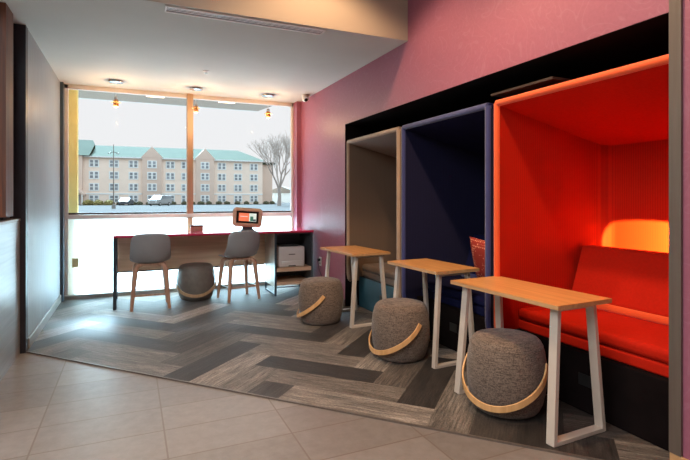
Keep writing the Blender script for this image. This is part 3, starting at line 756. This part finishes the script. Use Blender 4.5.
# yellow column and canopy just outside
yc = tag(MB().box(-.80, -.645, 7.22, 7.36, 0, 2.895).build('yellow_column', M['yellow'], bevel=.01), 'yellow painted steel column outside the left edge of the window', 'column')
cn = thing('entrance_canopy', 'flat grey canopy jutting out above the window outside', 'canopy', (0, 0, 0))
MB().prism([(-1.3, 7.2), (2.41, 7.2), (2.12, 8.68), (-1.3, 8.68)], 2.9, 3.06).build('soffit', M['soffit'], cn)
MB().prism([(-1.3, 8.68), (2.12, 8.68), (2.12, 8.72), (-1.3, 8.72)], 2.895, 3.1).build('fascia', M['fascia'], cn)
for x in (.35, 1.45): MB().box(x-.13, x+.13, 8.0, 8.1, 2.89, 2.8995).build('downlight', M['lamp_on'], cn, label='lit recessed downlight')

# hotel
A_ = at(66, 99.0); B_ = at(262.5, 114.5); ax = (B_-A_).normalized(); nrm = Vector((ax.y, -ax.x, 0))   # nrm points to the viewer
if nrm.dot(-A_) < 0: nrm = -nrm
HL = (B_-A_).length
ht = thing('hotel_building', 'four storey cream hotel with green roof across the road', 'building', tuple(A_), math.atan2(ax.y, ax.x))
def s_of(u):                                 # distance along the facade seen at column u
    l = (u-345)/FPX; r = Vector((l*CS+SN, -l*SN+CS, 0))
    det = r.x*(-ax.y)-r.y*(-ax.x); k = (A_.x*(-ax.y)-A_.y*(-ax.x))/det
    return (r*k-A_).dot(ax)
EZ = 10.3; RZ = 13.3; DP = 16
MB().box(0, HL, 0, DP, -.02, EZ).build('wall', M['cream'], ht)
MB().add([(-.5, -.6, EZ-.1), (HL+.5, -.6, EZ-.1), (HL+.5, DP+.6, EZ-.1), (-.5, DP+.6, EZ-.1), (-.5, DP/2, RZ), (HL-4.5, DP/2, RZ)],
         [(0, 1, 5, 4), (1, 2, 5), (2, 3, 4, 5), (3, 0, 4), (3, 2, 1, 0)]).build('roof', M['green'], ht)
MB().box(-.01, HL+.01, -.62, -.5, EZ-.35, EZ-.1).build('gutter', M['wtrim'], ht)
MB().box(-.01, HL+.01, -.08, 0, 2.15, 2.45).build('band', M['wtrim'], ht)
sl0, sl1 = s_of(66), s_of(83)
MB().box(sl0, sl1, -1.2, 0, -.02, EZ).build('end_bay', M['tan'], ht)
MB().add([(sl0-1, -1.6, EZ-.1), (s_of(90), -1.6, EZ-.1), (s_of(93), 4, RZ-.2), (s_of(90), 6, RZ+.9), (sl0-1, 6, RZ+.9), (sl0-1, DP, EZ), (s_of(90), DP, EZ)], [(0, 1, 2, 3, 4), (3, 4, 5, 6), (1, 2, 3, 6), (0, 4, 5), (0, 1, 6, 5)]).build('end_roof', M['green'], ht)
MB().prism([(s_of(72), 4.2), (s_of(86), 1.9), (s_of(86), 2.3), (s_of(72), 5.0)], -5, 0, 'xz').build('porch_roof', M['tan'], ht)
MB().box(s_of(72), s_of(74), -5, -4.5, -.02, 4.2).build('porch_post', M['wtrim'], ht); MB().box(s_of(84.5), s_of(85.5), -5, -4.6, -.02, 2.1).build('porch_post', M['wtrim'], ht)
MB().box(s_of(76), s_of(81), -1.25, -1.2, 0, 2.1).build('entrance_door', M['wpane'], ht)
for u0, u1, ua in ((142.3, 161.6, 152.6), (195.7, 213.8, 205.0)):
    a, b2 = s_of(u0), s_of(u1); m_ = (a+b2)/2
    MB().box(a, b2, -.7, 0, -.02, EZ-.05).build('bay', M['tan'], ht)
    MB().prism([(a-.3, EZ-.1), (b2+.3, EZ-.1), (m_, EZ+2.35)], -.75, 5, 'xz').build('gable', M['tan'], ht)
MB().box(HL, HL+3.6, 5, DP-1, -.02, EZ-.6).build('side_wing', M['tan'], ht); MB().box(HL-.2, HL+4.2, 4.4, DP-.5, EZ-.6, EZ).build('wing_roof', M['green'], ht)
cols = [94, 114, 133.5, 152, 170.3, 185.8, 204.7, 221.8, 238, 253.8]
for ci, u in enumerate(cols):
    s = s_of(u); off = -.7 if ci in (3, 6) else 0
    for z in (8.75, 6.25, 3.75, 1.25):
        f = MB(); hw3, hh = .85, .72
        f.box(s-hw3-.12, s+hw3+.12, off-.07, off, z-hh-.14, z+hh+.1); w = f.build('window', M['wtrim'], ht)
        MB().box(s-.74, s+.74, off-.085, off-.071, z-.64, z+.64).build('pane', M['wpane'], w)
        MB().prism([(s-.74, z-.07), (s-.17, z-.07), (s-.17, z-.64), (s+.17, z-.64), (s+.17, z-.07), (s+.74, z-.07), (s+.74, z+.07), (s+.17, z+.07), (s+.17, z+.64), (s-.17, z+.64), (s-.17, z+.07), (s-.74, z+.07)], off-.11, off-.086, 'xz').build('muntin', M['wtrim'], w)
# shrubs along the hotel
def shrub(u, d, m, r, first=[None, None]):
    i = 0 if m is M['shrub'] else 1
    if first[i] is None:
        bm = bmesh.new(); bmesh.ops.create_icosphere(bm, subdivisions=3, radius=1)
        rr = random.Random(3+i)
        for v in bm.verts: v.co *= 1+rr.uniform(-.16, .16); v.co.z = max(v.co.z, -.55)
        for v in bm.verts: v.co.z = (v.co.z+.55)
        mb = MB().add([v.co.copy() for v in bm.verts], [tuple(v.index for v in f.verts) for f in bm.faces]); bm.free()
        o = mb.build('shrub', m); first[i] = o
        tag(o, ['small brown shrub at the foot of the hotel facade', 'golden shrub at the foot of the hotel, left of the lamp post'][i], 'shrub', ['dark shrubs along the hotel', 'golden shrubs along the hotel'][i])
    else: o = first[i].copy(); C.objects.link(o)
    o.location = at(u, d, -.02); o.scale = (r*1.3, r, r*.8); o.rotation_euler = (0, 0, u)
for u in (88.5, 98.5, 109): shrub(u, 95, M['shrub2'], .85)
for u, d in ((120, 99), (133, 99), (139.5, 99), (149, 99), (157, 99), (165, 101.5), (172.5, 102), (184.5, 103), (192, 105), (201, 104), (209, 105), (219, 108), (227, 108), (237.5, 109), (246.5, 110), (256, 111), (266, 112), (272, 114)): shrub(u, d, M['shrub'], .58)
# pole
pp = thing('street_lamp', 'tall thin grey lamp post in front of the hotel', 'street lamp', tuple(at(113.6, 62, -.02)))
MB().tube([(0, 0, 0), (0, 0, 8.3)], [.07, .04], 8).build('pole', M['trim_metal'], pp)
MB().tube([(-.45, 0, 7.2), (0, 0, 7.35), (.45, 0, 7.2)], .04, 6).build('crossarm', M['trim_metal'], pp)
for x in (-.5, .5): MB().box(x-.15, x+.15, -.14, .14, 7.08, 7.22).build('lamp_head', M['trim_metal'], pp, bevel=.03)
MB().tube([(0, 0, 0), (0, 0, .5)], .25, 12).build('footing', M['conc'], pp)
# cars
def car(name, label, u, d, rz, paint, prof, win, L, W):
    t = thing(name, label, 'car', tuple(at(u, d, -.02)), rz)
    MB().prism(prof, -W/2, W/2, 'xz').build('body', paint, t, bevel=.06)
    g = MB(); g.prism(win, -W/2-.012, W/2+.012, 'xz'); g.build('side_window', M['wpane'], t)
    for x in (-L*.31, L*.31):
        for s in (-1, 1):
            w = MB().lathe([(.12, -.11), (.33, -.11), (.34, -.08), (.34, .08), (.33, .11), (.12, .11)], 20, M4=Matrix.Translation((x, s*(W/2-.08), .34)) @ Matrix.Rotation(PI/2, 4, 'X'))
            wo = w.build('wheel', M['black'], t)
            MB().lathe([(.02, -.115), (.19, -.115), (.19, .115), (.02, .115)], 14, M4=Matrix.Translation((x, s*(W/2-.08), .34)) @ Matrix.Rotation(PI/2, 4, 'X')).build('hubcap', M['steel'], wo)
    for s in (-1, 1): MB().box(-L/2-.01, -L/2+.05, s*W*.36-.16, s*W*.36+.16, .62, .78).build('headlight', M['wtrim'], t)
rzc = math.atan2(ax.y, ax.x)
sed = [(-2.15, .25), (2.15, .25), (2.18, .75), (1.95, .98), (1.35, 1.02), (.8, 1.42), (-.55, 1.44), (-1.25, 1.0), (-2.1, .82)]
car('parked_car', 'dark grey sedan parked in front of the hotel', 126.3, 92, rzc+1.35, mat('dark_car_paint', (.07, .07, .08), .6), sed, [(-1.05, 1.0), (1.15, 1.02), (.72, 1.36), (-.5, 1.37)], 4.3, 1.75)
suv = [(-2.4, .35), (2.4, .35), (2.42, 1.1), (2.3, 1.85), (-.7, 1.9), (-1.35, 1.25), (-2.35, 1.1)]
car('parked_van', 'white van parked in front of the hotel entrance bay', 160, 88, rzc+1.0, mat('white_car_paint', (.35, .34, .33), .5), suv, [(-1.2, 1.28), (2.2, 1.28), (2.15, 1.75), (-.72, 1.77)], 4.8, 1.9)
# tree
def tree(u, d, H):
    t = thing('bare_tree', 'large leafless tree to the right of the hotel', 'tree', tuple(at(u, d, -.02)))
    rnd = random.Random(5); tr = MB(); brn = MB()
    def grow(p, dr, L, r, lv, mb):
        q = p+dr*L; mid = p.lerp(q, .5)+Vector((rnd.uniform(-1, 1), rnd.uniform(-1, 1), 0))*L*.06
        mb.tube([p, mid, q], [r, r*.85, r*.68], 5 if lv > 1 else 8)
        if lv >= 7: return
        n = 3 if lv < 5 else 2
        for k in range(n):
            a = rnd.uniform(0, 2*PI); tilt = rnd.uniform(.25, .75) if lv else rnd.uniform(.35, .7)
            side = Vector((math.cos(a+k*2.1), math.sin(a+k*2.1), 0)); nd = (dr+side*math.tan(tilt)*.8+Vector((0, 0, .12))).normalized()
            grow(q, nd, L*rnd.uniform(.66, .86), r*.62, lv+1, brn)
    p0 = Vector((0, 0, 0)); tr.tube([p0, (0.1, 0, H*.12), (0, 0, H*.22)], [.42, .33, .30], 10); tr.build('trunk', M['bark'], t)
    for k in range(4):
        a = k*1.6; grow(Vector((0, 0, H*.21)), Vector((math.cos(a)*.45, math.sin(a)*.45, 1)).normalized(), H*.19, .2, 1, brn)
    brn.build('branches', M['bark'], t)
tree(279.0, 88, 14.5)
hs = thing('distant_house', 'small pale house far behind the bare tree', 'house', tuple(at(284, 150, -.02)), -.5)
MB().box(-5, 5, -4, 4, 0, 3).build('wall', M['wtrim'], hs); MB().prism([(-5.4, 3), (5.4, 3), (0, 5)], -4.4, 4.4, 'xz').build('roof', M['trim_metal'], hs)

# ------------------------------------------------------------------ light
wd = bpy.data.worlds.new('overcast'); bpy.context.scene.world = wd; wd.use_nodes = True; nt = wd.node_tree
bg = nt.nodes['Background']; tc = N(nt, 'ShaderNodeTexCoord'); sx = N(nt, 'ShaderNodeSeparateXYZ'); nt.links.new(tc.outputs['Generated'], sx.inputs[0])
cr = N(nt, 'ShaderNodeValToRGB'); e = cr.color_ramp.elements
e[0].position = 0; e[0].color = (.84, .85, .86, 1); e[1].position = 1; e[1].color = (1.1, 1.45, 1.7, 1)
e2 = cr.color_ramp.elements.new(.22); e2.color = (.84, .85, .87, 1)
e3 = cr.color_ramp.elements.new(.36); e3.color = (1.3, 1.7, 2.0, 1)
nt.links.new(sx.outputs[2], cr.inputs[0]); nt.links.new(cr.outputs[0], bg.inputs[0]); bg.inputs[1].default_value = SKY = .76

def light(kind, name, loc, energy, col, rot=None, target=None, **k):
    l = bpy.data.lights.new(name, kind); l.energy = energy; l.color = col
    for a, v in k.items(): setattr(l, a, v)
    o = bpy.data.objects.new(name, l); C.objects.link(o); o.location = loc
    if target is not None: o.rotation_euler = (Vector(target)-Vector(loc)).to_track_quat('-Z', 'Y').to_euler()
    elif rot: o.rotation_euler = rot
    return o
WARM = (1, .66, .38)
light('SUN', 'veiled_sun', (0, 40, 20), 33, (.50, .80, 1), target=(.3, 40-7.0, 20-7.4), angle=math.radians(20))
# recessed downlights of the high ceiling
for i, (x, y, en) in enumerate(((1.4, 3.2, 88), (1.35, 1.9, 125), (1.2, .4, 26), (-.2, 2.6, 12), (-.4, .9, 12))):
    light('SPOT', 'downlight', (x, y, ZH-.03), en, WARM, rot=(0, 0, 0), spot_size=math.radians(125), spot_blend=.5, shadow_soft_size=.05)
# unseen fill light added over the lobby to brighten the room
light('AREA', 'lobby_fill', (-2.4, .6, ZH-.05), 185, (.90, .95, 1), rot=(0, 0, 0), shape='RECTANGLE', size=4, size_y=3)
for x, y in PEND: light('POINT', 'pendant_bulb', (x, y, ZC-.40), 9, (1, .62, .32), shadow_soft_size=.03)
# reading lamp on the inside of the red booth's near side, washing the back cloth
light('SPOT', 'reading_lamp_beam', (3.20, 1.53, 1.00), 850, (.85, 1, .2), target=(3.20+.407, 1.53+.914, .955), spot_size=math.radians(30), spot_blend=.12, shadow_soft_size=.01)
rl = MB(); rl.tube([(.83, -.578, 1.0-zf), (.83, -.545, 1.0-zf)], [.024, .024], 16); rl.box(.81, .85, -.594, -.577, .97-zf, 1.03-zf)
rl.build('reading_lamp', M['black'], red)

sc = bpy.context.scene
sc.view_settings.view_transform = 'Standard'; sc.view_settings.look = 'None'; sc.view_settings.exposure = .45; sc.view_settings.gamma = 1
